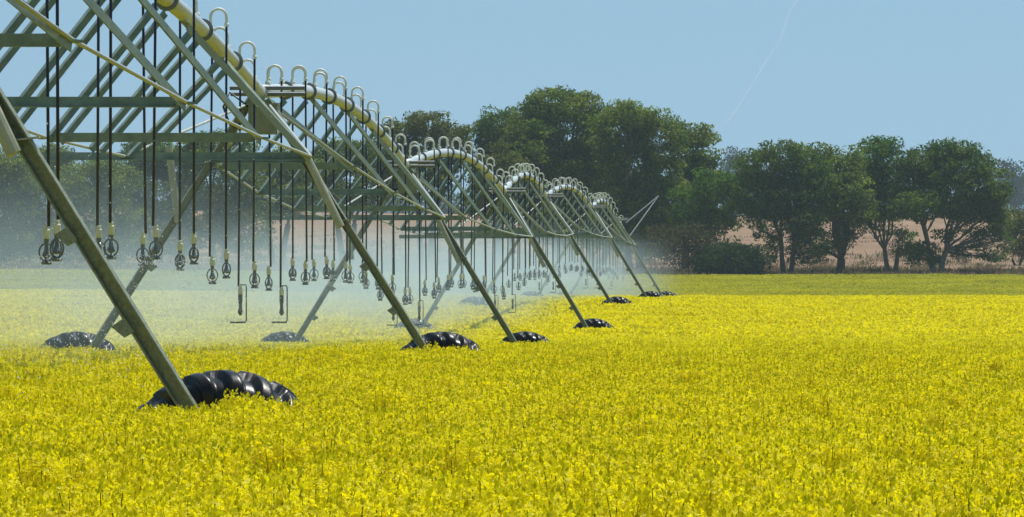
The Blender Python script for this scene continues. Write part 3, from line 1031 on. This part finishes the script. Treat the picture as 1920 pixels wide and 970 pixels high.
c2, c1, c0 = np.polyfit(TY, TX, 2)
pyf = lambda y: c2 * y * y + c1 * y + c0
MIST_D = .0122
m, nt, v = volume_mat('water_spray_mist', (.69, .875, 1.0), 0, .3)
pos = N(nt, 'ShaderNodeNewGeometry').outputs['Position']
sx = N(nt, 'ShaderNodeSeparateXYZ'); nt.links.new(pos, sx.inputs[0])
Xs, Ys, Zs = sx.outputs
py_ = math_n(nt, 'MULTIPLY_ADD', math_n(nt, 'MULTIPLY_ADD', Ys, float(c2), float(c1)), Ys, float(c0))
u = math_n(nt, 'SUBTRACT', Xs, py_)
# the spray reaches farther to the right at the far end
u = math_n(nt, 'SUBTRACT', u, sstep(nt, Ys, 240, 345, 0, 1.3))
gz = sstep(nt, Ys, 165, 285, -.05, .9)
zr = math_n(nt, 'SUBTRACT', Zs, gz)
d = math_n(nt, 'MULTIPLY', sstep(nt, u, 1.8, -1.4), sstep(nt, u, -12.5, -4))
d = math_n(nt, 'MULTIPLY', d, math_n(nt, 'MULTIPLY', sstep(nt, zr, 3.9, 1.6), sstep(nt, zr, 1.0, 2.0, .55, 1.0)))
d = math_n(nt, 'MULTIPLY', d, sstep(nt, Ys, 50, 75))
d = math_n(nt, 'MULTIPLY', d, sstep(nt, Ys, 375, 325))
d = math_n(nt, 'MULTIPLY', d, sstep(nt, Ys, 110, 260, .6, 1.8))
mp = N(nt, 'ShaderNodeMapping'); mp.inputs['Scale'].default_value = (.5, .15, .8); nt.links.new(pos, mp.inputs[0])
no = N(nt, 'ShaderNodeTexNoise'); no.inputs['Scale'].default_value = 1; no.inputs['Detail'].default_value = 2; nt.links.new(mp.outputs[0], no.inputs['Vector'])
d = math_n(nt, 'MULTIPLY', d, sstep(nt, no.outputs['Fac'], .3, .68, .2, 1.65))
d = math_n(nt, 'MULTIPLY', d, MIST_D)
nt.links.new(d, v.inputs['Density'])
ys = np.linspace(50, 396, 24)
mb = MB()
vs = []
for y in ys:
    p = float(pyf(y))
    for dx, z in ((-15, -.6), (4.0, -.6), (4.0, 5.8), (-15, 5.8)): vs.append((p + dx, y, z))
fs = []
for i in range(len(ys) - 1):
    for k in range(4):
        a, b = i * 4 + k, i * 4 + (k + 1) % 4
        fs.append((a, a + 4, b + 4, b))
fs += [(0, 1, 2, 3), tuple(len(vs) - 4 + k for k in (3, 2, 1, 0))]
mb.add(vs, fs)
spray = mb.build('spray_mist', m)
tag(spray, 'pale water mist drifting under the whole irrigation machine', 'mist', kind='stuff')
m.cycles.volume_step_rate = 1.0

rg = np.random.default_rng(77)
n = 3800
yy = 52 + 75 * rg.uniform(0, 1, n) ** 1.3; xx = pyf(yy) + rg.uniform(-5.5, 1.6, n)
zz = np.clip(1.2 + np.abs(rg.normal(0, .95, n)), 1.15, 4.2)
r = rg.uniform(.0018, .0046, (n, 1))
c = np.stack([xx, yy, zz], -1)
ea, eb2, ec = np.array([1, 0, 0]), np.array([0, 1, 0]), np.array([0, 0, 1])
Q = []
for d0, d1 in ((ea, eb2), (eb2, -ea), (-ea, -eb2), (-eb2, ea)):
    for d2 in (ec, -ec):
        Q.append(np.stack([c + r * d0, c + r * d1, c + r * d2 * 1.6, c + r * (d0 + d2 * .7)], 1))
Q1 = np.concatenate(Q)
C2, R2 = [], []
for px_, py_, pz_ in JETS:
    for k in range(9):
        an = rg.uniform(0, 6.283); v0 = rg.uniform(2.2, 4.2); el = rg.uniform(-.05, .3)
        tt = np.sort(rg.uniform(.01, .62, 34))
        jit = rg.normal(0, 1, (34, 3)) * (.004 + .10 * tt[:, None] ** 1.5)
        hd = v0 * math.cos(el) * tt; hz_ = v0 * math.sin(el) * tt - 4.9 * tt ** 2
        C2.append(np.stack([px_ + math.cos(an) * hd, py_ + math.sin(an) * hd, pz_ + hz_], -1) + jit); R2.append(rg.uniform(.0016, .0042, (34, 1)))
c = np.concatenate(C2); r = np.concatenate(R2)
keep = c[:, 2] > 1.1; c = c[keep]; r = r[keep]; Q = []
for d0, d1 in ((ea, eb2), (eb2, -ea), (-ea, -eb2), (-eb2, ea)):
    for d2 in (ec, -ec):
        Q.append(np.stack([c + r * d0, c + r * d1, c + r * d2 * 1.6, c + r * (d0 + d2 * .7)], 1))
Q = [Q1, np.concatenate(Q)]
dm = leafy('water_drops', (.8, .85, .88), (.9, .93, .95), .65, None, 5, .1, spec=.8, bright=(.9, 1.1))
dro = link('water_drops', quads_mesh('water_drops', np.concatenate(Q), [dm])); tag(dro, 'sparkling water drops flying under the nearest span', 'water drops', kind='stuff')

hm, hnt, hv = volume_mat('air_haze', (.55, .72, .88), .00013, .0)
mb = MB(); mb.box((0, 1500, 27), (3200, 3200, 60))
hz = mb.build('haze', hm); tag(hz, kind='stuff')

cm3, nt, out = mat_new('vapour_trail')
df = N(nt, 'ShaderNodeBsdfDiffuse'); df.inputs['Color'].default_value = (.9, .9, .9, 1)
tl = N(nt, 'ShaderNodeBsdfTranslucent'); tl.inputs['Color'].default_value = (.9, .9, .9, 1)
tp = N(nt, 'ShaderNodeBsdfTransparent')
ad = N(nt, 'ShaderNodeMixShader'); nt.links.new(df.outputs[0], ad.inputs[1]); nt.links.new(tl.outputs[0], ad.inputs[2])
no = N(nt, 'ShaderNodeTexNoise'); no.inputs['Scale'].default_value = .03
nt.links.new(N(nt, 'ShaderNodeNewGeometry').outputs['Position'], no.inputs['Vector'])
ms = N(nt, 'ShaderNodeMixShader'); nt.links.new(sstep(nt, no.outputs['Fac'], .3, .7, .02, .09), ms.inputs[0])
nt.links.new(tp.outputs[0], ms.inputs[1]); nt.links.new(ad.outputs[0], ms.inputs[2]); nt.links.new(ms.outputs[0], out.inputs['Surface'])
pts = [(1500, -6), (1484, 14), (1476, 36), (1469, 62), (1460, 85), (1444, 104), (1430, 128), (1416, 152), (1402, 174), (1388, 198), (1374, 218), (1352, 238)]
P = [at(a, b, 9000) + Vector((0, i * 12, 0)) for i, (a, b) in enumerate(pts)]
mb = MB(); mb.tube([p - P[0] for p in P], [2.6, 2.6, 2.4, 2.3, 2.0, 2.2, 2.2, 2.3, 2.4, 2.3, 2.0, .6], 8)
tr = mb.build('vapour_trail', cm3, None, True, P[0])
tag(tr, 'faint thin white vapour trail slanting down the blue sky', 'vapour trail')

# ------------------------------------------------------------------ light, sky, camera
SUN_EL, SUN_AZ = 66.0, 32.0        # azimuth from +Y towards +X
w = bpy.data.worlds.new('World'); SC.world = w; w.use_nodes = True
nt = w.node_tree; nt.nodes.clear()
out = nt.nodes.new('ShaderNodeOutputWorld'); bg = nt.nodes.new('ShaderNodeBackground')
sky = nt.nodes.new('ShaderNodeTexSky'); sky.sky_type = 'NISHITA'; sky.sun_disc = False
sky.sun_elevation = R(SUN_EL); sky.sun_rotation = R(SUN_AZ)
sky.air_density = 1.0; sky.dust_density = 0.2; sky.ozone_density = 1.0; sky.altitude = 200
# the clear blue of this sky starts low: lift the band of the sky that meets the horizon
tc = nt.nodes.new('ShaderNodeTexCoord'); add = nt.nodes.new('ShaderNodeVectorMath'); add.operation = 'ADD'
add.inputs[1].default_value = (0, 0, .24); nrm = nt.nodes.new('ShaderNodeVectorMath'); nrm.operation = 'NORMALIZE'
nt.links.new(tc.outputs['Generated'], add.inputs[0]); nt.links.new(add.outputs[0], nrm.inputs[0]); nt.links.new(nrm.outputs[0], sky.inputs['Vector'])
tint = nt.nodes.new('ShaderNodeVectorMath'); tint.operation = 'MULTIPLY'; tint.inputs[1].default_value = (1.0, 1.09, .93)
nt.links.new(sky.outputs[0], tint.inputs[0]); nt.links.new(tint.outputs[0], bg.inputs['Color']); bg.inputs['Strength'].default_value = .101
nt.links.new(bg.outputs[0], out.inputs['Surface'])

sl = bpy.data.lights.new('sun', 'SUN'); sl.energy = 4.2; sl.angle = R(.5); sl.color = (1, .96, .88)
so = bpy.data.objects.new('sun', sl); COL.objects.link(so)
e, a = R(SUN_EL), R(SUN_AZ)
dirv = Vector((math.sin(a) * math.cos(e), math.cos(a) * math.cos(e), math.sin(e)))
so.rotation_euler = dirv.to_track_quat('Z', 'Y').to_euler()
so.location = (0, 0, 80)

cam = bpy.data.cameras.new('camera'); co = bpy.data.objects.new('camera', cam); COL.objects.link(co)
cam.sensor_width = 36; cam.lens = 36 * FPX / 1920
co.location = (0, 0, CAMZ); co.rotation_euler = (R(90), 0, 0)
cam.shift_y = (HORY - 485) / 1920
cam.clip_start = .5; cam.clip_end = 30000
SC.camera = co

vs_ = SC.view_settings; vs_.view_transform = 'Standard'; vs_.look = 'None'; vs_.exposure = .3; vs_.gamma = 1
SC.render.engine = 'CYCLES'
cy = SC.cycles
cy.use_denoising = True
cy.max_bounces = 8; cy.diffuse_bounces = 3; cy.glossy_bounces = 3; cy.transmission_bounces = 4; cy.volume_bounces = 1; cy.transparent_max_bounces = 8
cy.caustics_reflective = False; cy.caustics_refractive = False
cy.volume_max_steps = 256
